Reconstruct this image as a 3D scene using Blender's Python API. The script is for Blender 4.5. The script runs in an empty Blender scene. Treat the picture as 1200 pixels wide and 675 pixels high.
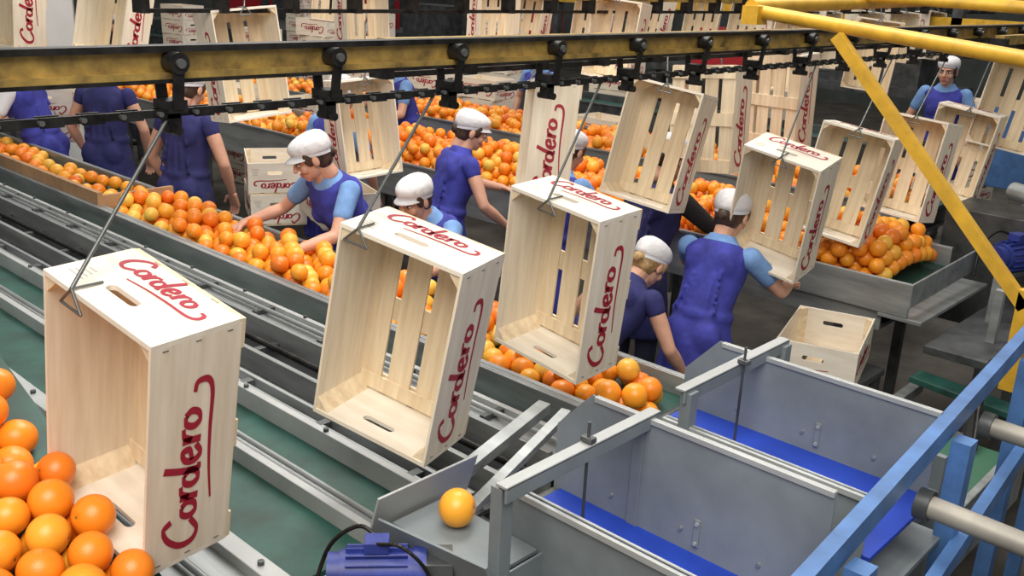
import bpy, bmesh, math, random
import numpy as np
from mathutils import Vector, Matrix, Euler, Quaternion
from mathutils.geometry import tessellate_polygon
random.seed(7); np.random.seed(7)
H=2.3
scene=bpy.context.scene
COL=scene.collection
# ---------------------------------------------------------------- materials
def mat(name,col,rough=.5,metal=0.,noise=None,var=.15,bump=0.,stretch=(1,1,1),col2=None,spec=None,coat=0):
    m=bpy.data.materials.new(name); m.use_nodes=True; nt=m.node_tree; N=nt.nodes; L=nt.links
    b=N['Principled BSDF']; b.inputs['Base Color'].default_value=(*col,1)
    b.inputs['Roughness'].default_value=rough; b.inputs['Metallic'].default_value=metal
    if spec is not None: b.inputs['Specular IOR Level'].default_value=spec
    if coat: b.inputs['Coat Weight'].default_value=coat
    if noise:
        tc=N.new('ShaderNodeTexCoord'); mp=N.new('ShaderNodeMapping'); mp.inputs['Scale'].default_value=stretch
        L.new(tc.outputs['Object'],mp.inputs[0])
        nz=N.new('ShaderNodeTexNoise'); nz.inputs['Scale'].default_value=noise; nz.inputs['Detail'].default_value=6; nz.inputs['Roughness'].default_value=.6
        L.new(mp.outputs[0],nz.inputs['Vector'])
        cr=N.new('ShaderNodeValToRGB'); c2=col2 or tuple(c*(1-var*2.2) for c in col)
        cr.color_ramp.elements[0].position=.3; cr.color_ramp.elements[1].position=.7
        cr.color_ramp.elements[0].color=(*c2,1); cr.color_ramp.elements[1].color=(*[min(1,c*(1+var)) for c in col],1)
        L.new(nz.outputs['Fac'],cr.inputs[0]); L.new(cr.outputs[0],b.inputs['Base Color'])
        if bump:
            bp=N.new('ShaderNodeBump'); bp.inputs['Strength'].default_value=bump; bp.inputs['Distance'].default_value=.01
            L.new(nz.outputs['Fac'],bp.inputs['Height']); L.new(bp.outputs[0],b.inputs['Normal'])
    return m
M={}
M['wood']=mat('crate_pine_wood',(.78,.67,.49),.7,noise=3.6,var=.08,stretch=(11,11,1.0),col2=(.64,.50,.33),spec=.25)
M['woodend']=mat('crate_end_board',(.82,.77,.68),.7,noise=4,var=.05,stretch=(6,1,6),col2=(.72,.65,.54),spec=.25)
M['woodside']=mat('crate_side_board',(.82,.755,.635),.7,noise=3.8,var=.06,stretch=(11,11,.8),col2=(.71,.61,.47),spec=.25)
M['ink']=mat('red_ink',(.36,.012,.035),.6)
M['stamp']=mat('grey_stamp_ink',(.45,.42,.38),.7)
M['steel']=mat('brushed_steel',(.35,.375,.38),.42,.5,noise=5,var=.18,stretch=(3,.4,3))
M['steeld']=mat('worn_dark_steel',(.12,.13,.135),.45,.6,noise=8,var=.25)
M['panel']=mat('grey_bin_panel',(.24,.275,.295),.5,.15,noise=3,var=.15)
M['panell']=mat('light_grey_panel',(.42,.44,.44),.45,.2,noise=3,var=.10)
M['pipe']=mat('dull_roller_pipe',(.36,.34,.30),.5,.3,noise=6,var=.15)
M['bluebeam']=mat('blue_painted_beam',(.08,.19,.44),.45,.1,noise=9,var=.16)
M['bluebelt']=mat('blue_conveyor_belt',(.012,.05,.42),.5,noise=6,var=.1)
M['greenbelt']=mat('green_conveyor_belt',(.015,.078,.062),.5,noise=7,var=.25)
M['yellow']=mat('yellow_painted_steel',(.72,.42,.035),.45,.05,noise=11,var=.12,col2=(.52,.30,.03))
M['dirtyel']=mat('dirty_yellow_rail',(.42,.28,.07),.45,.3,noise=14,var=.3,col2=(.12,.08,.03))
M['black']=mat('greasy_black_steel',(.025,.024,.023),.4,.5,noise=20,var=.4)
M['wire']=mat('hanger_wire_steel',(.16,.17,.17),.4,.7)
M['motor']=mat('blue_motor_paint',(.03,.05,.28),.45,noise=12,var=.2)
M['floor']=mat('concrete_floor',(.11,.10,.085),.7,noise=2.5,var=.3,bump=.1)
M['wall']=mat('hall_wall_paint',(.10,.115,.11),.8,noise=1.5,var=.2)
M['white']=mat('white_painted_column',(.66,.68,.68),.6,noise=2,var=.05)
M['card']=mat('brown_tray_board',(.42,.24,.12),.7,noise=5,var=.15)
M['smock']=mat('blue_smock_cloth',(.045,.052,.36),.85,noise=9,var=.22,bump=.25)
M['smock2']=mat('navy_smock_cloth',(.026,.028,.14),.85,noise=9,var=.2,bump=.25)
M['shirt']=mat('light_blue_shirt',(.18,.34,.66),.85,noise=14,var=.1,bump=.2)
M['shirtw']=mat('white_shirt',(.75,.76,.8),.85)
M['shirtb']=mat('black_shirt',(.02,.02,.025),.85)
M['skin']=mat('skin',(.66,.36,.25),.5,noise=12,var=.06)
M['lip']=mat('lips',(.5,.13,.12),.45)
M['hair']=mat('brown_hair',(.06,.03,.018),.5,noise=40,var=.4,stretch=(1,1,.1))
M['hairb']=mat('blond_hair',(.45,.28,.12),.5,noise=40,var=.3)
M['cap']=mat('white_cap_cloth',(.74,.74,.77),.9,noise=26,var=.07,bump=.6)
M['band']=mat('cap_band_cloth',(.66,.67,.73),.9)
M['trous']=mat('dark_trousers',(.03,.035,.07),.9)
M['shoe']=mat('black_shoes',(.02,.02,.02),.5)
M['eyew']=mat('eye_white',(.8,.8,.8),.2); M['eyed']=mat('eye_iris',(.03,.015,.01),.2)
M['green']=mat('orange_calyx',(.10,.16,.03),.7)
M['red']=mat('red_plastic',(.45,.02,.03),.45)
M['greenp']=mat('green_plastic',(.04,.16,.09),.45)
def orange_mat():
    m=bpy.data.materials.new('orange_peel'); m.use_nodes=True; nt=m.node_tree; N=nt.nodes; L=nt.links
    b=N['Principled BSDF']; b.inputs['Roughness'].default_value=.32
    g=N.new('ShaderNodeNewGeometry'); cr=N.new('ShaderNodeValToRGB')
    e=cr.color_ramp.elements; e[0].color=(.78,.17,.014,1); e[1].color=(.86,.56,.09,1)
    x=e.new(.25); x.color=(.88,.25,.014,1); x=e.new(.6); x.color=(.93,.34,.02,1); x=e.new(.85); x.color=(.93,.43,.04,1)
    L.new(g.outputs['Random Per Island'],cr.inputs[0])
    tc=N.new('ShaderNodeTexCoord'); nz=N.new('ShaderNodeTexNoise'); nz.inputs['Scale'].default_value=14
    L.new(tc.outputs['Object'],nz.inputs['Vector'])
    mx=N.new('ShaderNodeMixRGB'); mx.blend_type='MULTIPLY'; mx.inputs[0].default_value=.45
    c2=N.new('ShaderNodeValToRGB'); c2.color_ramp.elements[0].color=(.80,.74,.5,1); c2.color_ramp.elements[0].position=.35; c2.color_ramp.elements[1].position=.6
    L.new(nz.outputs['Fac'],c2.inputs[0]); L.new(cr.outputs[0],mx.inputs[1]); L.new(c2.outputs[0],mx.inputs[2]); L.new(mx.outputs[0],b.inputs['Base Color'])
    v=N.new('ShaderNodeTexVoronoi'); v.inputs['Scale'].default_value=420; L.new(tc.outputs['Object'],v.inputs['Vector'])
    bp=N.new('ShaderNodeBump'); bp.inputs['Strength'].default_value=.25; bp.inputs['Distance'].default_value=.001
    L.new(v.outputs['Distance'],bp.inputs['Height']); L.new(bp.outputs[0],b.inputs['Normal'])
    return m
M['orange']=orange_mat()
# ---------------------------------------------------------------- builder
class Bd:
    def __init__(s): s.v=[];s.f=[];s.m=[];s.sm=[];s.mats=[]
    def mi(s,k):
        if k not in s.mats: s.mats.append(k)
        return s.mats.index(k)
    def add(s,vs,fs,k,smooth=False):
        o=len(s.v); s.v+= [tuple(x) for x in vs]; i=s.mi(k)
        for f in fs: s.f.append([o+j for j in f]); s.m.append(i); s.sm.append(smooth)
    def box(s,c,d,k,R=None):
        vs=[]
        for z in(-.5,.5):
            for x,y in((-.5,-.5),(.5,-.5),(.5,.5),(-.5,.5)):
                p=Vector((x*d[0],y*d[1],z*d[2])); 
                if R is not None: p=R@p
                vs.append(p+Vector(c))
        s.add(vs,[(3,2,1,0),(4,5,6,7),(0,1,5,4),(1,2,6,5),(2,3,7,6),(3,0,4,7)],k)
    def b2(s,x0,x1,y0,y1,z0,z1,k): s.box(((x0+x1)/2,(y0+y1)/2,(z0+z1)/2),(abs(x1-x0),abs(y1-y0),abs(z1-z0)),k)
    def beam(s,p,q,w,h,k):
        p=Vector(p);q=Vector(q);d=(q-p);l=d.length;d.normalize()
        up=Vector((0,0,1)) if abs(d.z)<.95 else Vector((1,0,0))
        sd=d.cross(up).normalized();u=sd.cross(d)
        R=Matrix((d,sd,u)).transposed(); s.box((p+q)/2,(l,w,h),k,R)
    def cyl(s,p,q,r,k,n=12,r2=None,smooth=True,cap=True):
        p=Vector(p);q=Vector(q);d=(q-p).normalized();r2=r if r2 is None else r2
        a=d.orthogonal().normalized();b=d.cross(a);vs=[]
        for c,rr in((p,r),(q,r2)):
            for i in range(n):
                t=2*math.pi*i/n; vs.append(c+a*math.cos(t)*rr+b*math.sin(t)*rr)
        s.add(vs,[(i,(i+1)%n,n+(i+1)%n,n+i) for i in range(n)],k,smooth)
        if cap: s.add(vs,[tuple(range(n-1,-1,-1)),tuple(range(n,2*n))],k,False)
    def tube(s,pts,r,k,n=8):
        P=cat(pts,6)
        for a,b in zip(P[:-1],P[1:]): s.cyl(a,b,r,k,n,cap=False)
    def ell(s,c,r,k,R=None,nu=16,nv=10,smooth=True):
        vs=[];fs=[];c=Vector(c)
        for j in range(nv+1):
            ph=math.pi*j/nv
            for i in range(nu):
                t=2*math.pi*i/nu
                p=Vector((r[0]*math.sin(ph)*math.cos(t),r[1]*math.sin(ph)*math.sin(t),r[2]*math.cos(ph)))
                if R is not None:p=R@p
                vs.append(p+c)
        for j in range(nv):
            for i in range(nu):
                fs.append((j*nu+i,(j+1)*nu+i,(j+1)*nu+(i+1)%nu,j*nu+(i+1)%nu))
        s.add(vs,fs,k,smooth)
    def caps(s,p,q,r1,r2,k='skin',n=12):
        p=Vector(p);q=Vector(q);d=(q-p)
        if d.length<1e-6:d=Vector((0,0,1e-4))
        dn=d.normalized();a=dn.orthogonal().normalized();b=dn.cross(a);rings=[]
        for j in range(5): 
            t=math.pi/2*(1-j/4); rings.append((p-dn*r1*math.sin(t),r1*max(math.cos(t),.02)))
        for j in range(5):
            t=math.pi/2*j/4; rings.append((q+dn*r2*math.sin(t),r2*max(math.cos(t),.02)))
        s.loft([(c,a*r,b*r) for c,r in rings],k,n)
    def loft(s,rings,k,n=24,cap=True,ruff=0):
        vs=[];fs=[]
        for c,a,b in rings:
            for i in range(n):
                t=2*math.pi*i/n; q=1+ruff*(math.cos(i*math.pi)+.8*math.sin(t*5+1)+.6*math.sin(t*9)) ; ct,st=math.cos(t)*q,math.sin(t)*q
                vs.append(Vector(c)+a*ct+b*st)
        for j in range(len(rings)-1):
            for i in range(n): fs.append((j*n+i,j*n+(i+1)%n,(j+1)*n+(i+1)%n,(j+1)*n+i))
        if cap: fs.append(tuple(range(n-1,-1,-1))); fs.append(tuple((len(rings)-1)*n+i for i in range(n)))
        s.add(vs,fs,k,True)
    def mesh(s,name):
        me=bpy.data.meshes.new(name); me.from_pydata(s.v,[],s.f)
        for k in s.mats: me.materials.append(M[k])
        me.polygons.foreach_set('material_index',s.m); me.polygons.foreach_set('use_smooth',s.sm); me.update()
        return me
    def obj(s,name,loc=(0,0,0),parent=None,bevel=0):
        o=bpy.data.objects.new(name,s.mesh(name)); COL.objects.link(o); o.location=loc
        if parent:o.parent=parent
        if bevel:
            md=o.modifiers.new('b','BEVEL');md.width=bevel;md.segments=2;md.limit_method='ANGLE'
        return o
def remesh(b,name,vox,k,smooth=2,parent=None,sub=False):
    o=b.obj('tmp_'+name)
    bm=bmesh.new(); bm.from_mesh(o.data); bmesh.ops.recalc_face_normals(bm,faces=bm.faces); bm.to_mesh(o.data); bm.free()
    md=o.modifiers.new('r','REMESH'); md.mode='VOXEL'; md.voxel_size=vox; md.use_smooth_shade=True
    if smooth: ms=o.modifiers.new('s','SMOOTH'); ms.iterations=smooth; ms.factor=.5
    dg=bpy.context.evaluated_depsgraph_get(); me=bpy.data.meshes.new_from_object(o.evaluated_get(dg))
    bpy.data.objects.remove(o); me.materials.clear(); me.materials.append(M[k]); me.name=name
    me.polygons.foreach_set('material_index',[0]*len(me.polygons)); me.polygons.foreach_set('use_smooth',[True]*len(me.polygons))
    n=bpy.data.objects.new(name,me); COL.objects.link(n)
    if parent:n.parent=parent
    return n
def empty(name,loc=(0,0,0)):
    e=bpy.data.objects.new(name,None); COL.objects.link(e); e.location=loc; e.empty_display_size=.1; return e
# ---------------------------------------------------------------- lettering
def cat(pts,n=8,closed=False):
    P=[Vector(p) for p in pts]; out=[]
    if closed: P=[P[-1]]+P+[P[0],P[1]]
    else: P=[P[0]*2-P[1]]+P+[P[-1]*2-P[-2]]
    for i in range(1,len(P)-2):
        for j in range(n):
            t=j/n; a,b,c,d=P[i-1:i+3]
            out.append(.5*((2*b)+(c-a)*t+(2*a-5*b+4*c-d)*t*t+(3*b-a-3*c+d)*t**3))
    out.append(P[-2]); return out
def ov(cx,cy,rx,ry): return [(cx+rx*math.cos(t),cy+ry*math.sin(t)) for t in [i*math.pi/3+1.2 for i in range(7)]]
STR=[[(1.35,1.45),(1.05,1.85),(.5,1.6),(.1,.9),(.2,.2),(.7,-.05),(1.25,.35)],ov(1.75,.5,.34,.42),
 [(2.3,1.0),(2.32,.5),(2.33,.0)],[(2.33,.5),(2.5,.9),(2.85,.98)],ov(3.2,.45,.33,.42),[(3.75,1.95),(3.58,1.0),(3.55,.1),(3.8,.02)],
 [(4.0,.42),(4.45,.6),(4.35,.98),(4.0,.8),(3.95,.3),(4.25,-.02),(4.65,.25)],[(4.85,1.0),(4.87,.5),(4.88,.0)],[(4.88,.5),(5.05,.9),(5.4,.98)],ov(5.8,.5,.34,.42),
 [(6.9,.45),(7.3,.32),(7.35,-.25),(6.8,-.52),(5.2,-.50),(3.6,-.56),(2.0,-.75)]]
def lettering(b,origin,right,up,sx,sy,k='ink',w=.14,off=.0012):
    right=Vector(right);up=Vector(up);nn=right.cross(up);o=Vector(origin)+nn*off
    for si,st in enumerate(STR):
        c=cat([(x+.12*y,y) for x,y in st]); n=len(c)
        L=[];
        for i,p in enumerate(c):
            t=(c[min(i+1,n-1)]-c[max(i-1,0)]).normalized(); nr=Vector((-t.y,t.x))
            ww=w*(.72+.38*abs(t.y))
            if si==10: ww=w*(1.0-.9*abs(i/n-.3))
            L.append((p+nr*ww,p-nr*ww))
        vs=[];
        for a,c2 in L:
            for q in(a,c2): vs.append(o+right*(q.x*sx)+up*(q.y*sy))
        b.add(vs,[(2*i,2*i+1,2*i+3,2*i+2) for i in range(n-1)],k)
# ---------------------------------------------------------------- crate
CW,CD,CL=.353,.199,.54
def crate_mesh():
    b=Bd(); t=.007; e=.011
    for sy in(-1,1):  # long sides
        b.box((-.001,sy*(CW/2-t/2),0),(CD-.002,t,CL-2*e),'woodside')
    n=4; gw=.021; sw=(CW-(n-1)*gw)/n
    for i in range(n):
        b.box((CD/2-t/2,-CW/2+sw/2+i*(sw+gw),0),(t,sw-.001,CL-.002),'wood')
    for z in(-CL/2+.035,0,CL/2-.035): b.box((CD/2+.0035,0,z),(.007,CW-.002,.065),'wood')
    for z in(-CL/2+.04,CL/2-.04): b.box((CD/2-t-.003,0,z),(.006,CW-2*t-.002,.045),'wood')
    for sz in(-1,1):
        hx,hy=-.035,.01
        out=[Vector((-CD/2,-CW/2,0)),Vector((CD/2-t,-CW/2,0)),Vector((CD/2-t,CW/2,0)),Vector((-CD/2,CW/2,0))]
        hole=[]
        for i in range(16):
            a=2*math.pi*i/16; hole.append(Vector((hx+.012*math.sin(a),hy+(.036 if math.cos(a)>0 else -.036)+.012*math.cos(a),0)))
        pts=out+hole; tri=tessellate_polygon([out,hole]); z0=sz*(CL/2-e); z1=sz*CL/2; N=len(pts)
        vs=[p+Vector((0,0,z0)) for p in pts]+[p+Vector((0,0,z1)) for p in pts]
        fs=[tuple(tr) for tr in tri]+[tuple(N+i for i in tr) for tr in tri]
        for r in((0,4),(4,20)):
            m=r[1]-r[0]
            for i in range(m): a=r[0]+i;c=r[0]+(i+1)%m; fs.append((a,c,N+c,N+a))
        b.add(vs,fs,'woodend')
        for sy in(-1,1):
            y=sy*(CW/2-t); z=sz*(CL/2-e); q=.035
            v=[(x,yy,zz) for x in(-CD/2+.004,CD/2-t-.006) for yy,zz in((y,z),(y-sy*q,z),(y,z-sz*q))]
            b.add(v,[(0,1,2),(3,5,4),(0,3,4,1),(1,4,5,2),(2,5,3,0)],'wood')
            for xx in(-.07,0,.07): # staples
                b.box((xx,sy*(CW/2+.0006),sz*(CL/2-.018)),(.012,.0012,.0015),'wire')
        for j in range(4): b.box((-.06+.012*j,.13,sz*(CL/2+.0006)),(.003,.05-.008*j,.0006),'stamp')
    lettering(b,(.016,-CW/2,-.235),(0,0,1),(-1,0,0),.054,.041)
    lettering(b,(-.016,CW/2,-.235),(0,0,1),(1,0,0),.054,.041)
    lettering(b,(.030,.135,CL/2),(0,-1,0),(1,0,0),.037,.031)
    lettering(b,(.030,-.135,-CL/2),(0,1,0),(1,0,0),.037,.031)
    me=b.mesh('orange_crate')
    bm=bmesh.new(); bm.from_mesh(me); bmesh.ops.recalc_face_normals(bm,faces=bm.faces); bm.to_mesh(me); bm.free()
    return me
CM=crate_mesh()
def crate(T,rv,hook=None,top=None,deg=True):
    w=Vector([math.radians(a) for a in rv]); R=Matrix.Rotation(w.length,3,w.normalized()) if w.length>1e-6 else Matrix.Identity(3)
    o=bpy.data.objects.new('orange_crate',CM); COL.objects.link(o)
    o.matrix_world=Matrix.Translation(T)@R.to_4x4()
    if top is not None:
        T=Vector(T); hp=T+R@Vector((-CD/2-.004,hook,CL/2+.006)); b=Bd()
        top=Vector(top); b.cyl(top,hp,.0042,'wire',8)
        a=T+R@Vector((-CD/2-.006,hook+.035,CL/2-.035)); c=T+R@Vector((-CD/2-.006,hook-.035,CL/2-.035))
        b.cyl(hp,a,.003,'wire',6); b.cyl(hp,c,.003,'wire',6); b.cyl(a,c,.003,'wire',6)
        d=T+R@Vector((-CD/2+.06,hook,CL/2+.004)); b.cyl(hp,d,.003,'wire',6)
        b.obj('crate_hanger')
    return o
def euler_rv(z,y=0,x=0):
    q=Euler((math.radians(x),math.radians(y),math.radians(z)),'XYZ').to_quaternion()
    ax,an=q.to_axis_angle(); return [math.degrees(an)*c for c in ax]
ZC=H-.31
crate((.82,1.752,H-.881),(11.2,-.4,5.9),.07,(1.01,1.9,ZC))
crate((1.523,1.74,H-.889),(11.1,.6,15.2),.12,(1.76,1.9,ZC))
crate((2.259,1.828,H-.907),(7.2,-2.6,.1),.02,(2.475,1.9,ZC))
crate((3.828,1.919,H-.926),(10.1,-10.1,2.6),0,(3.95,1.9,ZC))
crate((4.6,1.97,H-.92),(8,6,8),0,(4.75,1.9,ZC))
crate((5.35,1.95,H-.92),(4,8,-4),0,(5.5,1.9,ZC))
crate((6.1,1.95,H-.92),(8,2,5),0,(6.25,1.9,ZC))
def bc(T,z,y=0,x=0,up=.6):
    T=Vector(T); crate(T,euler_rv(z,y,x),0,T+Vector((.05,.03,.27+up)))
bc((3.41,4.28,H-.86),80,6,-4,.3)
bc((3.34,2.86,H-.73),-42,5,-8,.2)
bc((3.68,2.48,H-.72),12,10,8,.2)
bc((4.4,2.66,H-.68),185,-5,5,.15)
bc((5.3,2.75,H-.64),178,4,0,.15)
bc((2.75,4.4,H-.5),85,5,-5,.2)
bc((2.6,5.45,H-.30),20,8,8,.2)
bc((2.3,6.1,H-.28),10,5,0,.2)
bc((4.7,5.9,H-.30),80,5,0,.2)
bc((5.6,5.4,H-.33),75,5,5,.2)
bc((5.6,4.2,H-.42),15,5,5,.2)
bc((5.2,6.9,H-.2),60,5,5,.2)
bc((6.9,3.5,H-.5),10,5,5,.2)
bc((7.6,3.2,H-.5),20,5,5,.2)
bc((6.3,1.75,H-.62),10,8,8,.2)
bc((7.2,1.75,H-.62),5,8,8,.2)
bc((8.0,1.7,H-.62),15,-4,8,.2)
bc((9.0,1.9,H-.62),5,6,8,.2)
for i in range(9): bc((6.2+.9*i,5.6,H-.42),15+20*math.sin(i*2.3),6,5,.1)
for i in range(5): bc((8.2+.9*i,4.35,H-.5),70+20*math.sin(i*1.7),6,5,.1)
def flat_crate(T,ang): # opening up
    R=Matrix.Rotation(math.radians(ang),3,'Z')@Matrix.Rotation(math.radians(90),3,'Y')
    ax,an=R.to_quaternion().to_axis_angle(); crate(T,[math.degrees(an)*c for c in ax])
flat_crate((4.10,1.74,.70),16)
for i,(x,y,z,a) in enumerate([(3.6,5.45,.98,60),(3.6,5.45,.775,62),(3.6,4.75,.9,70),(3.2,7.9,1.2,60),(3.2,7.9,.995,64)]): flat_crate((x,y,z),a)
random.seed(21)
for (sx,sy,n) in [(7.4,7.2,6),(7.4,8.0,7),(7.35,9.2,6),(7.5,10.2,8),(7.4,5.6,5),(7.5,11.6,7),(9.4,7,8),(9.5,9,9),(9.6,5.2,7),(9.4,11.5,8),(9.6,13.5,9),(7.4,13.4,8),(5.75,8.0,5),(5.75,9.2,5),(5.75,10.6,6),(10.9,3.4,6)]:
    for j in range(n): flat_crate((sx,sy,.11+.205*j),random.uniform(-6,6)+(90 if sy>6 else 80))
# ---------------------------------------------------------------- overhead rail
b=Bd(); Y=1.9
b.b2(-1.2,9,Y-.022,Y+.022,H-.185,H-.172,'black'); b.b2(-1.2,9,Y-.007,Y+.007,H-.225,H-.185,'dirtyel'); b.b2(-1.2,9,Y-.026,Y+.026,H-.238,H-.225,'dirtyel')
b.b2(-1.2,9,Y-.030,Y+.030,H-.246,H-.238,'black')
for i in range(24):
    x=-.99+.40*i
    for s in(-1,1):
        b.cyl((x-.0,Y+s*.012,H-.205),(x,Y+s*.05,H-.205),.022,'black',16)
        b.cyl((x-.0,Y+s*.05,H-.205),(x,Y+s*.058,H-.205),.010,'wire',10)
        b.beam((x,Y+s*.045,H-.205),(x,Y+s*.03,H-.30),.006,.024,'black')
    b.box((x,Y,H-.295),(.045,.06,.026),'black'); b.box((x,Y,H-.325),(.03,.03,.05),'black'); b.cyl((x,Y-.03,H-.345),(x,Y+.03,H-.345),.010,'black')
b.obj('overhead_conveyor_rail')
b=Bd()
x=-1.2
while x<9:
    b.box((x,Y,H-.31),(.055,.010,.016),'black'); b.box((x+.04,Y-.012,H-.31),(.045,.006,.02),'black'); b.box((x+.04,Y+.012,H-.31),(.045,.006,.02),'black'); b.cyl((x+.02,Y-.018,H-.31),(x+.02,Y+.018,H-.31),.006,'wire',6)
    x+=.08
b.obj('conveyor_drive_chain')
def rail(y0,z,x0,x1,slope=0):
    b=Bd(); p=(x0,y0,z);q=(x1,y0+slope*(x1-x0),z)
    b.beam(p,q,.05,.05,'dirtyel'); P=Vector(p);Q=Vector(q);dz=Vector((0,0,-.1))
    b.beam(P+dz,Q+dz,.012,.02,'black'); n=int((Q-P).length/.4)
    for i in range(n):
        c=P.lerp(Q,i/n); b.box(c+dz*.5,(.04,.09,.12),'black')
    b.obj('overhead_conveyor_rail')
rail(2.65,2.04,2.2,14); rail(4.35,2.16,2.2,14,.0); rail(5.6,2.26,2,14,0); rail(1.75,2.06,5.8,14,0)
b=Bd()
b.cyl((3.58,2.02,H-.105),(3.30,.50,H-.225),.026,'yellow',16)
b.beam((3.46,1.60,H-.17),(3.46,.80,H-1.0),.04,.04,'yellow')
b.beam((3.46,.80,1.0),(3.46,.80,1.36),.05,.04,'yellow')
b.box((3.56,2.0,H-.12),(.08,.07,.07),'yellow')
b.cyl((3.56,2.02,H-.09),(9,2.5,H-.02),.028,'yellow',12)
b.cyl((4.8,2.3,H-.03),(5.2,.5,H-.08),.03,'yellow',12); b.cyl((6.6,3.2,H+.02),(7.2,.8,H-.05),.035,'yellow',12)
b.obj('yellow_support_frame')
# ---------------------------------------------------------------- machine with green belts
b=Bd(); y0,y1=1.62,11
def L(x0,x1,z0,z1,k,ya=y0,yb=y1): b.b2(x0,x1,ya,yb,z0,z1,k)
L(.83,.86,.75,.96,'steel'); L(.86,1.04,.915,.925,'steel'); L(1.04,1.09,.86,.955,'panell')
L(1.09,1.34,.885,.905,'greenbelt',1.66); L(1.34,1.365,.86,.955,'panell'); L(1.365,1.43,.90,.925,'steel'); L(1.43,1.56,.885,.905,'greenbelt',1.66)
L(1.56,1.585,.8,.97,'panell'); L(1.585,1.66,.90,.915,'steel'); L(1.66,1.675,.86,.95,'steel'); L(1.675,1.78,.86,.875,'steeld'); L(1.78,1.80,.8,.955,'steel')
L(1.80,1.98,.72,.74,'steeld'); L(1.98,2.0,.7,.96,'steel'); L(2.0,2.10,.925,.945,'steel'); L(2.10,2.12,.88,.965,'panell'); L(2.12,2.20,.90,.915,'steel'); L(2.20,2.31,.82,.84,'greenbelt'); L(2.31,2.34,.8,.95,'steel')
for xx,zz,r in((1.84,.90,.013),(1.93,.90,.013),(1.72,.905,.012),(1.62,.935,.010),(2.05,.965,.010),(1.40,.945,.009),(.95,.945,.010)): b.cyl((xx,y0,zz),(xx,y1,zz),r,'steel' if zz>.91 else 'black',10)
L(.84,2.34,.70,.72,'steeld')
for i in range(22):
    yy=y0+.1+i*.43; b.box((1.89,yy,.88),(.2,.03,.03),'steeld'); b.box((1.62,yy+.1,.93),(.07,.03,.03),'steeld'); b.box((2.05,yy+.2,.955),(.09,.025,.02),'steeld')
    b.cyl((1.572,yy,.97),(1.572,yy,.98),.009,'steeld',6); b.cyl((1.065,yy,.955),(1.065,yy,.965),.009,'steeld',6); b.cyl((2.11,yy,.965),(2.11,yy,.975),.008,'steeld',6)
for xx in(.9,1.6,2.3):
    for yy in(1.8,3.6,5.6,7.6,9.8): b.b2(xx-.03,xx+.03,yy-.03,yy+.03,0,.72,'steeld')
b.obj('sorting_conveyor_machine',bevel=.002)
def belt(name,x0,x1,ya,yb,z,side='steel',belt='greenbelt',wall=.07):
    b=Bd(); b.b2(x0,x1,ya,yb,z-.03,z,belt)
    for s,x in((-1,x0),(1,x1)): b.b2(x-.015 if s<0 else x,x if s<0 else x+.015,ya,yb,z-.16,z+wall,side); b.b2(x+s*.015-.012,x+s*.015+.012,ya,yb,z+wall-.012,z+wall+.004,side)
    b.b2(x0,x1,ya,yb,z-.16,z-.14,'steeld')
    y=ya+.2
    while y<yb:
        for x in(x0,x1): b.b2(x-.025,x+.025,y-.025,y+.025,0,z-.14,'steeld')
        y+=1.5
    return b.obj(name,bevel=.002)
belt('orange_sorting_belt',2.38,2.80,1.55,9.5,.87)
belt('orange_sorting_belt',4.50,5.35,1.65,13,.88,wall=.1)
belt('orange_sorting_belt',6.1,6.9,2.2,16,.92)
belt('orange_sorting_belt',8.2,8.9,3,18,.95,side='steeld')
b=Bd(); b.b2(2.34,2.37,5.3,9,.85,1.02,'card'); b.b2(2.37,2.8,5.3,5.33,.85,1.0,'card'); b.obj('brown_tray_side')
# ---------------------------------------------------------------- oranges
def ico(sub):
    bm=bmesh.new(); bmesh.ops.create_icosphere(bm,subdivisions=sub,radius=1)
    v=np.array([x.co[:] for x in bm.verts]); f=np.array([[q.index for q in p.verts] for p in bm.faces]); bm.free(); return v,f
def rrot():
    q=np.random.randn(4); return np.array(Quaternion(q/np.linalg.norm(q)).to_matrix())
def oranges(name,pts,sub=3,calyx=False):
    v,f=ico(sub); r=np.linalg.norm(v[:,:2],axis=1)
    v=v.copy(); v[:,2]*=.96; v[:,2]-= .09*np.exp(-(r/.18)**2)*(v[:,2]>0)
    V=[];F=[];o=0;Rs=[]
    for (x,y,z,rad) in pts:
        R=rrot(); Rs.append(R); V.append((v*rad)@R.T+np.array([x,y,z])); F.append(f+o); o+=len(v)
    nf=sum(len(a) for a in F)
    V=np.vstack(V).tolist();F=np.vstack(F).tolist()
    if calyx:
        for (x,y,z,rad),R in zip(pts,Rs):
            c=np.array([x,y,z]); o=len(V)
            for i in range(10):
                a=2*math.pi*i/10; rr=.085 if i%2 else .05
                V.append(list(c+R@(np.array([rr*math.cos(a),rr*math.sin(a),.90])*rad)))
            V.append(list(c+R@(np.array([0,0,.92])*rad)))
            F+=[[o+i,o+(i+1)%10,o+10] for i in range(10)]
    me=bpy.data.meshes.new(name); me.from_pydata(V,[],F); me.materials.append(M['orange']); me.materials.append(M['green'])
    me.polygons.foreach_set('use_smooth',[True]*len(F)); me.polygons.foreach_set('material_index',[0]*nf+[1]*(len(F)-nf))
    ob=bpy.data.objects.new(name,me); COL.objects.link(ob); return ob
def pack(x0,x1,ya,yb,zf,r,layers=2,dens=(1,.75,.4)):
    pts=[]; sp=r*2.02
    for l in range(layers):
        j=0; y=ya+r+l*r*.6
        while y<yb-r:
            x=x0+r+((j+l)%2)*r
            while x<=x1-r*.9:
                if random.random()<dens[l]:
                    rr=r*random.uniform(.90,1.06); pts.append((x+random.uniform(-.1,.1)*r,y+random.uniform(-.1,.1)*r,zf(x,y)+rr+l*r*1.45,rr))
                x+=sp
            y+=sp*.87; j+=1
    return pts
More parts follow.
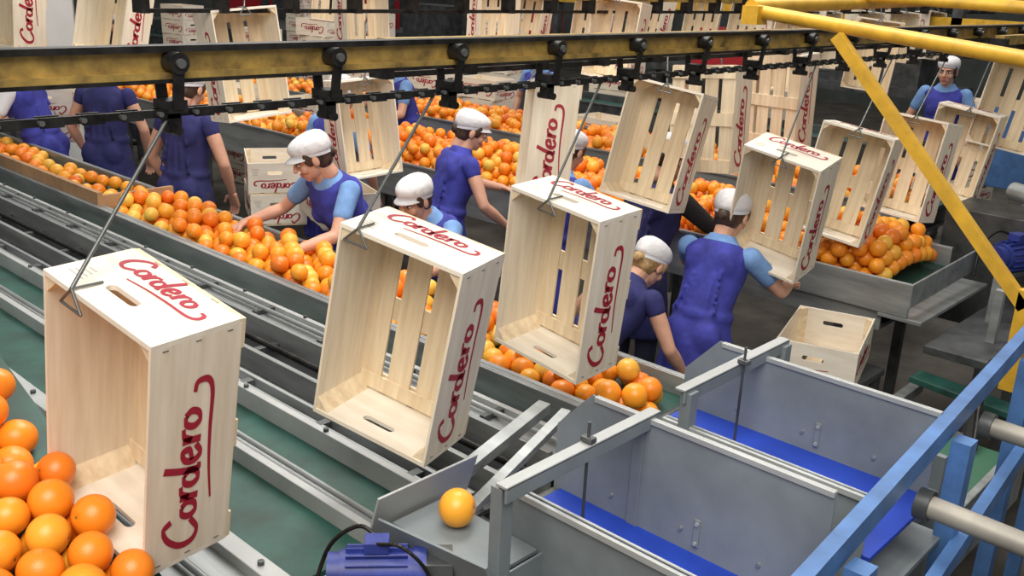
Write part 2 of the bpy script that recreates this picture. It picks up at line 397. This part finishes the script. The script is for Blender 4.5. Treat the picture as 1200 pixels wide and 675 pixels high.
oranges('orange_pile',pack(2.385,2.80,2.9,5.5,lambda x,y:.87,.043,2,(.95,.40)),3)
oranges('orange_pile',pack(2.385,2.80,1.6,2.9,lambda x,y:.87,.043,2,(.85,.25)),3)
oranges('orange_pile',pack(2.385,2.80,5.5,9,lambda x,y:.87,.045,1,(.45,)),2)
oranges('orange_pile',pack(4.5,5.35,1.68,6.8,lambda x,y:.88+.07*math.sin((x-4.5)/.85*3.14),.043,3,(1,.85,.35)),2)
oranges('orange_pile',pack(4.5,5.35,6.8,12,lambda x,y:.88,.045,2,(.7,.2)),2)
oranges('orange_pile',pack(6.1,6.9,2.3,7.5,lambda x,y:.92,.046,2,(.85,.5)),2)
oranges('orange_pile',pack(6.1,6.9,7.5,15,lambda x,y:.92,.046,1,(.35,)),2)
def zh(x,y): return min(1.44,1.07+.30*(y-1.45)) 
oranges('orange_pile',pack(.22,.79,1.15,2.75,lambda x,y:zh(x,y)-.06,.044,2,(1,.85)),4,True)
b=Bd()
b.b2(.16,.19,1.1,2.9,.75,1.25,'steel'); b.b2(.80,.82,1.62,2.9,.72,1.0,'steel')
b.beam((.5,1.0,zh(0,1.0)-.09),(.5,2.8,zh(0,2.8)-.09+.08),.6,.02,'greenbelt'); 
b.b2(.19,.8,2.85,2.9,.7,1.4,'steel')
for x,y in((.2,1.2),(.78,1.7),(.2,2.8),(.78,2.8)): b.b2(x-.025,x+.025,y-.025,y+.025,0,.95,'steeld')
b.obj('orange_feed_hopper')
# ---------------------------------------------------------------- bins
b=Bd()
def plate(x,ya,yb,zb,zt,cut,k='panel',th=.006):
    P=[(ya,zb),(yb,zb),(yb,zt-cut),(yb-cut*.9,zt),(ya,zt)]
    vs=[(x-th/2,y,z) for y,z in P]+[(x+th/2,y,z) for y,z in P]
    b.add(vs,[(0,1,2,3,4),(9,8,7,6,5)]+[(i,(i+1)%5,5+(i+1)%5,5+i) for i in range(5)],k)
for i,(xw,xp,zb,zt) in enumerate(((1.38,1.72,1.055,1.34),(1.92,2.30,1.105,1.33))):
    plate(xw,.66,1.24,.75,1.25,.05); plate(xp,.66,1.38,zb-.02,zt,.11)
    b.b2(xw-.012,xw+.012,.66,1.20,1.235,1.25,'panell'); b.b2(xp-.008,xp+.008,.66,1.27,zt-.012,zt+.002,'panell')
    b.b2(xw,xp,.64,1.36,zb-.012,zb,'bluebelt'); b.b2(xw,xp,.6,1.30,zb-.10,zb-.085,'panel')
    b.cyl((xw+.01,1.37,zb-.02),(xp-.01,1.37,zb-.02),.02,'steeld')
    b.b2(xw-.03,xw,.66,1.2,.78,.82,'steeld')
    for yy in(.8,1.0,1.2): b.cyl((xp-.009,yy,zb+.05),(xp,yy,zb+.05),.005,'steel',8)
    b.b2(xp-.008,xp-.003,.95,.965,zb+.02,zb+.09,'panel')
    for zz in(zb+.04,zb+.09): b.cyl((xp-.012,.957,zz-.01),(xp-.004,.957,zz-.01),.005,'panell',8)
b.b2(1.74,1.90,.66,1.15,.98,1.0,'steeld'); b.b2(2.3,2.55,.7,1.2,.95,1.0,'panel'); b.b2(2.55,2.57,.7,1.25,.6,1.10,'panel')
plate(1.2,.62,1.12,.75,1.14,.05); b.b2(1.20,1.37,.62,1.1,1.02,1.03,'panel')
b.b2(1.23,1.75,1.105,1.135,1.345,1.352,'panell'); b.b2(1.23,1.75,1.105,1.111,1.315,1.35,'panel')
b.b2(1.89,2.42,1.13,1.16,1.345,1.352,'panell'); b.b2(1.89,2.42,1.13,1.136,1.315,1.35,'panel')
for x in(1.25,1.73,1.92,2.40): b.b2(x-.018,x+.018,1.12,1.15,.7,1.34,'panel')
for x in(1.5,2.15): b.cyl((x,1.12,1.12),(x,1.12,1.40),.004,'steeld',8); b.box((x,1.12,1.36),(.02,.03,.012),'steeld')
b.obj('orange_bin_chutes',bevel=.0015)
b=Bd()
def by(x): return .545+.074*(x-.95)
b.beam((.95,by(.95),H-1.0),(4.3,by(4.3),H-1.0),.032,.055,'bluebeam'); b.beam((.95,by(.95)-.08,H-1.30),(4.3,by(4.3)-.08,H-1.30),.03,.05,'bluebeam')
for x in(1.6,2.3,3.0,3.7): y=by(x)-.02; b.b2(x-.025,x+.025,y-.05,y-.005,0,H-1.02,'bluebeam')
for x in(1.25,2.07,2.62,3.2): b.cyl((x,by(x)-.02,H-1.10),(x,-.9,H-1.13),.026,'pipe',20); b.cyl((x,by(x)-.05,H-1.10),(x,by(x)-.02,H-1.10),.036,'steeld',20)
for x in(1.7,2.35,2.9): b.cyl((x,.5,H-1.45),(x,-.9,H-1.5),.024,'steeld',16); b.cyl((x+.2,.5,H-1.75),(x+.2,-.9,H-1.75),.024,'steeld',16)
b.beam((1,-.95,H-1.1),(4.3,-.8,H-1.1),.045,.07,'bluebeam')
for x in(1.6,3.0): b.b2(x-.03,x+.03,-.95,-.9,0,H-1.1,'bluebeam')
b.b2(1.3,4,-.7,.4,.35,.37,'steeld'); b.b2(1.8,3.8,.35,.37,.5,.85,'steeld')
for k,(x,y) in enumerate(((1.9,.1),(2.5,.15),(2.9,-.1),(2.2,-.3))): b.tube([(x-.3,y,.4),(x,y+.1,.62+.05*k),(x+.3,y-.05,.5),(x+.7,y,.42)],.012,'black')
b.obj('blue_roller_frame')
# chute by the motor
b=Bd()
b.box((1.215,1.27,1.09),(.006,.30,.18),'panel',Matrix.Rotation(-.35,3,'Y')@Matrix.Rotation(.1,3,'Z')); b.box((1.32,1.44,1.15),(.30,.006,.14),'panell',Matrix.Rotation(.3,3,'X'))
b.box((1.29,1.13,1.06),(.2,.006,.14),'panel'); b.b2(1.22,1.375,1.14,1.43,1.125,1.135,'panel')
b.b2(1.0,1.40,1.50,1.53,.80,1.0,'steel')
b.beam((1.40,1.55,1.04),(1.95,1.62,1.12),.04,.03,'steel'); b.beam((1.42,1.42,1.06),(1.9,1.50,1.16),.03,.02,'steel')
b.obj('discharge_chute',bevel=.001)
oranges('orange',[(1.315,1.325,1.178,.043)],4,True)
def motor(loc,ang,s=1,k='motor'):
    b=Bd(); b.cyl((-.09,0,0),(.09,0,0),.055,k,24)
    for i in range(16):
        a=2*math.pi*i/16; R=Matrix.Rotation(a,3,'X'); b.box(R@Vector((0,0,.06)),(.15,.004,.014),k,R)
    b.cyl((-.12,0,0),(-.09,0,0),.048,k,24); b.cyl((.09,0,0),(.12,0,0),.06,k,24); b.box((0,0,.078),(.06,.05,.03),k); b.cyl((.12,0,0),(.16,0,0),.015,'steel'); b.box((0,0,-.065),(.14,.1,.02),'steeld')
    b.box((.15,0,-.01),(.07,.09,.11),'steeld'); b.tube([(0,.03,.08),(-.05,.06,.09),(-.12,.07,.03),(-.16,.05,-.08)],.006,'black'); b.tube([(0,-.02,.09),(.06,-.05,.10),(.12,-.06,.04),(.14,-.05,-.05)],.005,'black')
    o=b.obj('electric_motor',loc,bevel=.002); o.rotation_euler=(0,0,math.radians(ang)); o.scale=(s,)*3; return o
motor((1.11,1.35,1.10),-42,.85); motor((5.4,1.35,1.0),-20,1.3)
b=Bd(); b.b2(.98,1.19,1.2,1.45,1.015,1.035,'steeld'); b.b2(1.0,1.03,1.3,1.35,0,1.015,'steeld'); b.b2(1.13,1.17,1.3,1.35,0,1.015,'steeld'); b.obj('motor_bracket')
# right hand tray and machines
b=Bd()
b.b2(4.46,5.4,1.45,1.66,.80,.82,'steel'); b.beam((4.46,1.52,.93),(5.45,1.52,.95),.012,.12,'steel')
b.b2(4.46,4.48,1.52,2.3,.82,.99,'steel'); b.b2(4.4,5.6,1.0,1.4,.70,.74,'steeld'); b.b2(4.5,4.56,1.0,1.06,0,.7,'steeld'); b.b2(5.4,5.46,1.0,1.06,0,.7,'steeld')
b.b2(5.6,6.0,.9,1.8,.5,1.15,'steeld'); b.cyl((5.2,.6,1.25),(5.7,1.5,1.28),.05,'steel'); b.b2(5.8,7.5,.2,1.4,.6,.95,'panel'); b.b2(5.0,5.3,.5,1.1,0,.6,'steeld')
b.b2(6.2,7.2,.6,1.3,.95,1.25,'panell'); b.b2(3.3,4.1,.85,1.22,.45,.48,'greenp'); b.b2(3.3,4.1,1.22,1.25,.3,.58,'steel'); b.b2(3.3,4.1,.82,.85,.3,.58,'steel')
b.b2(3.84,4.36,1.54,1.94,.555,.59,'steeld')
for x in(3.87,4.33):
    for y in(1.57,1.91): b.b2(x-.02,x+.02,y-.02,y+.02,0,.56,'steeld')
for x,y in((4.7,1.2),(5.0,1.3),(4.8,.7)): b.b2(x-.02,x+.02,y-.02,y+.02,0,1.0,'steel')
b.beam((4.5,.7,.3),(5.4,1.3,.75),.05,.05,'steeld'); b.beam((3.7,.8,.75),(5.2,.85,.8),.05,.05,'panel'); b.tube([(4.0,1.0,.5),(4.4,1.1,.75),(4.9,1.0,.6),(5.3,1.2,.9)],.015,'black')
b.beam((3.0,1.45,.45),(4.5,1.42,.5),.05,.05,'steel'); b.beam((3.0,1.1,.35),(4.3,1.15,.4),.05,.05,'steel'); b.beam((4.3,.4,.55),(4.35,1.4,.6),.12,.03,'greenbelt')
b.obj('packing_machine_frame',bevel=.004)
b=Bd(); b.b2(9.5,10.5,.2,2.8,.6,1.35,'bluebeam'); b.b2(9.0,12,14.5,18,.4,1.2,'steeld'); b.b2(7.1,7.6,.5,1.8,.3,1.5,'panel'); b.obj('background_machine',bevel=.01)
b=Bd(); b.b2(10,13,-3,0,.4,1.5,'steeld'); b.b2(12,13,1.4,3,1.3,1.6,'panell'); b.obj('background_machine',bevel=.01)
b=Bd()
for y in range(4,20,2): b.b2(11.8,11.92,y,y+.12,0,4,'steeld'); b.b2(11.6,12.3,y+.3,y+1.4,1.2,1.7,'red' if y%4 else 'steeld')
b.b2(11.8,11.92,3,20,1.9,2.02,'yellow'); b.b2(11.5,12.6,4,20,1.1,1.2,'steeld'); b.obj('background_rack')
b=Bd(); b.b2(3.55,3.8,8.75,9.0,0,4,'white'); b.b2(3.5,3.85,8.7,9.05,0,.1,'steeld'); b.b2(3.8,3.9,8.95,9.3,1.2,3.5,'steel'); b.obj('white_column')
# room
b=Bd(); b.b2(-6,20,-8,24,-.1,0,'floor'); b.obj('floor')
b=Bd(); b.b2(19.8,20,-8,24,0,6,'wall'); b.obj('wall_back')
b=Bd(); b.b2(-6,20,23.8,24,0,6,'wall'); b.obj('wall_left')
# ---------------------------------------------------------------- people
def hand(b,w,d,n,side,curl=.5):
    d=d.normalized(); n=(n-d*n.dot(d)).normalized(); s=d.cross(n)*side
    for i,(o,l) in enumerate(((.030,.066),(.010,.075),(-.010,.070),(-.029,.055))):
        base=w+d*.085+s*o; b.caps(w+s*o*.6,base,.016,.0125)
        p=base;dd=d.copy(); 
        for j,fr in enumerate((.45,.32,.26)):
            dd=(dd*math.cos(curl*.6)-n*math.sin(curl*.6)).normalized()
            q=p+dd*l*fr; b.caps(p,q,.0092-.0006*j,.0086-.0008*j,n=8); p=q
    b.caps(w+d*.015,w+d*.07,.019,.017)
    t0=w+d*.02+s*.022; t1=t0+(d*.6+s*.8-n*.2).normalized()*.042; t2=t1+(d*.9+s*.3-n*.4).normalized()*.032
    b.caps(t0,t1,.015,.0115); b.caps(t1,t2,.011,.009)
def person(name,pos,face,lean=10,hl=None,hr=None,hp=15,hy=0,smock='smock',sleeve='shirt',hair='hair',sc=1.0,longs=False,brim=0):
    e=empty(name,(pos[0],pos[1],0)); ang=math.atan2(face[1],face[0])-math.pi/2; e.rotation_euler=(0,0,ang); e.scale=(sc,)*3
    Lr=math.radians(lean); Ri=Matrix.Rotation(-ang,3,'Z')
    def T(x,y,z):
        if z<=.88: return Vector((x,y,z))
        k=min(1,(z-.88)/.3); a=Lr*(.45+.55*k) if z>.88 else 0; a*=min(1,(z-.88)/.08); h=z-.88
        return Vector((x,y*math.cos(a)+h*math.sin(a),.88+h*math.cos(a)-y*math.sin(a)))
    def loc(p): return (Ri@(Vector(p)-Vector((pos[0],pos[1],0))))/sc
    def tr(rings,b,k):
        R=[]
        for z,cy,rx,ry in rings:
            c=T(0,cy,z); yv=T(0,cy+.01,z)-c; R.append((c,Vector((rx,0,0)),yv.normalized()*ry))
        b.loft(R,k,28)
    b=Bd()
    tr([(.56,0,.205,.15),(.66,0,.20,.15),(.78,0,.19,.145),(.88,-.005,.178,.14),(.98,0,.155,.118),(1.06,.0,.146,.112),(1.14,.005,.152,.12),(1.22,.005,.165,.125),(1.29,-.004,.172,.118),(1.34,-.014,.155,.096),(1.375,-.018,.11,.075)],b,smock)
    for s in(-1,1):
        b.ell(T(s*.062,.085,1.19),(.06,.05,.062),smock); b.ell(T(s*.075,-.075,.90),(.085,.07,.10),smock)
        b.ell(T(s*.15,-.005,1.32),(.038,.06,.045),smock); b.ell(T(s*.07,-.075,1.25),(.07,.045,.09),smock)
    for k in range(10):
        a=k*.63+.2; b.caps(T(.17*math.cos(a),.13*math.sin(a),.90),(.208*math.cos(a+.1),.155*math.sin(a+.1),.58),.012,.020,smock,8)
    for k in range(5): # back and side cloth folds
        x=-.11+.055*k; b.caps(T(x,-.112,1.02+.02*(k%2)),T(x*.7+.01,-.120,1.19+.03*(k%3)),.009,.006,smock,8)
    tr([(.985,0,.163,.126),(1.0,0,.165,.128),(1.02,0,.162,.125)],b,smock)
    remesh(b,'smock',.011,smock,3,e)
    b=Bd(); shl=[];els=[];wr=[]
    for s,t in((-1,hl),(1,hr)):
        S=T(s*.172,-.005,1.325)
        if t is None: t2=S+Vector((s*.08,.10,-.46))
        else: t2=loc(t)
        D=t2-S; l1,l2=.27,.245
        if D.length>.505: D=D.normalized()*.505
        l=D.length; a=(l1*l1-l2*l2+l*l)/(2*l); h=math.sqrt(max(l1*l1-a*a,0)); pole=Vector((s*.7,-.35,-.75)); pole=(pole-D.normalized()*pole.dot(D.normalized())).normalized()
        E=S+D.normalized()*a+pole*h; shl.append(S);els.append(E);wr.append(S+D)
    tr([(1.22,0,.15,.11),(1.30,0,.155,.105),(1.355,-.008,.125,.08),(1.39,-.01,.085,.068),(1.415,-.008,.066,.062)],b,sleeve)
    for S,E,Wp in zip(shl,els,wr):
        fr=.55 if sleeve.startswith('shirt') else .2
        mid=S.lerp(E,fr); b.caps(S,mid,.058,.052,sleeve,16)
        if longs: b.caps(mid,E,.052,.046,sleeve,16); b.caps(E,E.lerp(Wp,.72),.046,.035,sleeve,16)
    remesh(b,'shirt',.010,sleeve,3,e)
    b=Bd(); HC=T(0,.035,1.525)
    b.caps(T(0,-.01,1.30),HC-Vector((0,.01,.03)),.054,.049)
    for S,E,Wp in zip(shl,els,wr):
        b.caps(S,S.lerp(E,.45),.046,.045); b.caps(S.lerp(E,.45),E,.045,.036); m=E.lerp(Wp,.3); b.caps(E,m,.036,.038); b.caps(m,Wp,.038,.0235)
    remesh(b,'arms_and_neck',.010,'skin',3,e)
    for i,(s,E,Wp) in enumerate(zip((-1,1),els,wr)):
        b=Bd(); d=(Wp-E).normalized(); dd=(d+Vector((0,0,-.15))).normalized()
        hand(b,Wp-d*.01,dd,Vector((0,0.0,1))+Vector((s*.2,.3,0)),-1 if s>0 else 1); remesh(b,'hand_%d'%(i+1),.0045,'skin',1,e)
    h=empty('head',HC); h.parent=e; h.rotation_euler=(math.radians(-(lean*.6+hp)),0,math.radians(hy))
    b=Bd()
    b.ell((0,-.012,.03),(.075,.094,.088),'skin'); b.ell((0,.02,-.03),(.060,.066,.080),'skin'); b.ell((0,.058,-.088),(.026,.024,.022),'skin'); b.ell((0,.045,-.06),(.046,.042,.042),'skin')
    b.caps((0,.083,.018),(0,.108,-.022),.009,.0125); 
    for s in(-1,1):
        b.ell((s*.077,-.005,-.008),(.011,.020,.032),'skin'); b.ell((s*.036,.062,-.028),(.026,.022,.026),'skin'); b.caps((s*.014,.086,.030),(s*.045,.072,.030),.009,.008); b.ell((s*.012,.102,-.024),(.009,.009,.008),'skin')
    b.caps((0,-.03,-.03),(0,-.045,-.12),.054,.050)
    remesh(b,'face',.0055,'skin',2,h)
    b=Bd()
    b.caps((-.018,.088,-.055),(.018,.088,-.055),.006,.006,'lip',8); b.caps((-.014,.087,-.064),(.014,.087,-.064),.007,.007,'lip',8)
    for s in(-1,1):
        b.ell((s*.031,.079,.008),(.014,.009,.009),'eyew'); b.ell((s*.031,.0865,.007),(.0065,.004,.007),'eyed'); b.caps((s*.016,.0945,.028),(s*.048,.080,.028),.0035,.003,hair,8)
        b.caps((s*.018,.087,.0165),(s*.045,.080,.0155),.0028,.0028,hair,6)
    b.obj('features',parent=h)
    b=Bd(); b.ell((0,-.030,.025),(.084,.090,.092),hair); b.ell((0,-.045,-.03),(.070,.060,.065),hair); b.ell((0,-.108,-.025),(.036,.028,.034),hair)
    for s in(-1,1): b.ell((s*.070,.022,.02),(.014,.03,.045),hair)
    remesh(b,'hair',.008,hair,1,h)
    # soft cloth cap: snug band, low crown sagging backwards
    b=Bd(); rg=[]
    for z,rx,ry,cy,tl in((.012,.084,.101,-.014,.34),(.030,.087,.104,-.015,.34),(.033,.089,.107,-.017,.34),(.050,.0925,.111,-.022,.30),(.070,.0925,.110,-.028,.24),(.090,.086,.101,-.034,.18),(.106,.072,.084,-.038,.12),(.117,.050,.060,-.040,.08),(.123,.026,.032,-.040,.05),(.125,.006,.008,-.040,0)):
        rg.append((Vector((0,cy,z+.004)),Vector((rx,0,0)),Vector((0,ry,ry*tl))))
    b.loft(rg[:2],'band',64,cap=False); b.loft(rg[1:],'cap',64,ruff=.007)
    if brim:
        vs=[];fs=[];n=14
        for i in range(n+1):
            a=math.pi*(.12+.76*i/n); vs.append((.084*math.cos(a),-.012+.098*math.sin(a),.020+.034*math.sin(a))); vs.append((.088*math.cos(a),-.005+(.100+brim)*math.sin(a),.016+.026*math.sin(a)))
        N=len(vs); vs+=[(x,y,z-.004) for x,y,z in vs]
        for i in range(n): fs+=[(2*i,2*i+1,2*i+3,2*i+2),(N+2*i,N+2*i+2,N+2*i+3,N+2*i+1),(2*i+1,N+2*i+1,N+2*i+3,2*i+3)]
        b.add(vs,fs,'cap',True)
    b.obj('cap',parent=h)
    b=Bd()
    for s in(-1,1):
        b.caps((s*.09,0,.86),(s*.10,.01,.48),.095,.062); b.caps((s*.10,.01,.48),(s*.10,-.01,.09),.062,.042)
    remesh(b,'trousers',.014,'trous',2,e)
    b=Bd()
    for s in(-1,1): b.ell((s*.10,.04,.045),(.047,.13,.045),'shoe')
    b.obj('shoes',parent=e)
    return e
person('worker_woman',(3.15,3.98),(-.98,.02),26,hl=(2.60,3.80,.97),hr=(2.70,4.40,.97),hp=14,hy=-22,sc=.95,brim=.04)
person('worker_woman',(3.90,4.12),(.95,-.35),14,hl=(4.4,4.1,1.0),hr=(4.12,3.80,.86),hp=14,hy=-20,sleeve='smock',sc=.93,brim=.02)
person('worker_woman',(3.28,3.40),(-1,-.1),27,hl=(2.75,3.1,.98),hr=(2.75,3.5,.98),hp=6,sc=.87,brim=.03)
person('worker_woman',(3.04,2.33),(.9,-.1),42,hl=(3.42,2.55,.70),hr=(3.42,2.06,.66),hp=18,smock='smock2',sleeve='smock2',hair='hairb',sc=.83)
person('worker_woman',(3.60,2.12),(.95,.1),20,hl=(4.1,2.45,.95),hr=(4.10,1.95,.97),hp=12,sc=.88)
person('worker_woman',(4.0,2.75),(.95,-.15),14,hl=(4.45,2.9,1.0),hr=(4.5,2.55,1.05),hp=20,smock='smock2',sleeve='shirtb',longs=True,sc=.95)
person('worker_woman',(3.95,3.35),(.95,.0),14,hl=(4.4,3.5,1.0),hr=(4.4,3.2,1.0),hp=15,sc=.92)
person('worker_woman',(9.6,3.28),(-.95,-.1),5,hp=5,sc=1.05)
person('worker_woman',(2.95,7.5),(-.5,.7),18,hl=(2.5,7.7,1.0),hr=(2.7,7.9,1.0),hp=20,sleeve='shirtw')
person('worker_woman',(3.05,5.6),(.8,.3),5,hp=20,smock='smock2',sleeve='smock2')
person('worker_woman',(3.2,7.0),(.7,.5),5,hp=20,smock='smock2',sleeve='smock2')
person('worker_woman',(3.85,5.15),(.95,.2),8,hp=20,sc=.98)
person('worker_woman',(5.75,6.6),(-.95,.2),12,hl=(5.3,6.5,1.05),hr=(5.3,6.9,1.05),hp=15)
person('worker_woman',(5.8,11.9),(-.9,.3),8,hp=15)
person('worker_woman',(7.5,6.5),(-.95,0),8,hp=15)
# ---------------------------------------------------------------- light
w=bpy.data.worlds.new('hall_ambient'); scene.world=w; w.use_nodes=True; bg=w.node_tree.nodes['Background']; bg.inputs[0].default_value=(1,.97,.93,1); bg.inputs[1].default_value=.36
def area(name,loc,size,en,col,rot=(0,0,0)):
    l=bpy.data.lights.new(name,'AREA'); l.shape='RECTANGLE'; l.size=size[0]; l.size_y=size[1]; l.energy=en; l.color=col
    o=bpy.data.objects.new(name,l); COL.objects.link(o); o.location=loc; o.rotation_euler=[math.radians(a) for a in rot]
area('ceiling_lamp',(-.6,-.2,4.6),(3,3),235,(1,.94,.85),(18,-24,0))
area('ceiling_lamp',(3.2,3.2,5.2),(2.5,2.5),220,(1,.95,.88))
area('ceiling_lamp',(5,9,5.5),(4,4),200,(1,.95,.90))
area('ceiling_lamp',(9,4,5.5),(4,4),170,(1,.95,.90))
# ---------------------------------------------------------------- camera
cd=bpy.data.cameras.new('camera'); co=bpy.data.objects.new('camera',cd); COL.objects.link(co); scene.camera=co
a,p,r=map(math.radians,(42.2,18.1,2.6))
F=Vector((math.cos(p)*math.cos(a),math.cos(p)*math.sin(a),-math.sin(p))); R0=Vector((math.sin(a),-math.cos(a),0)); U0=R0.cross(F)
R=R0*math.cos(r)+U0*math.sin(r); U=U0*math.cos(r)-R0*math.sin(r)
mw=Matrix((R,U,-F)).transposed().to_4x4(); mw.translation=(0,0,H); co.matrix_world=mw
cd.sensor_width=36; cd.lens=1132/1200*36; cd.clip_start=.05
scene.view_settings.view_transform='Standard'
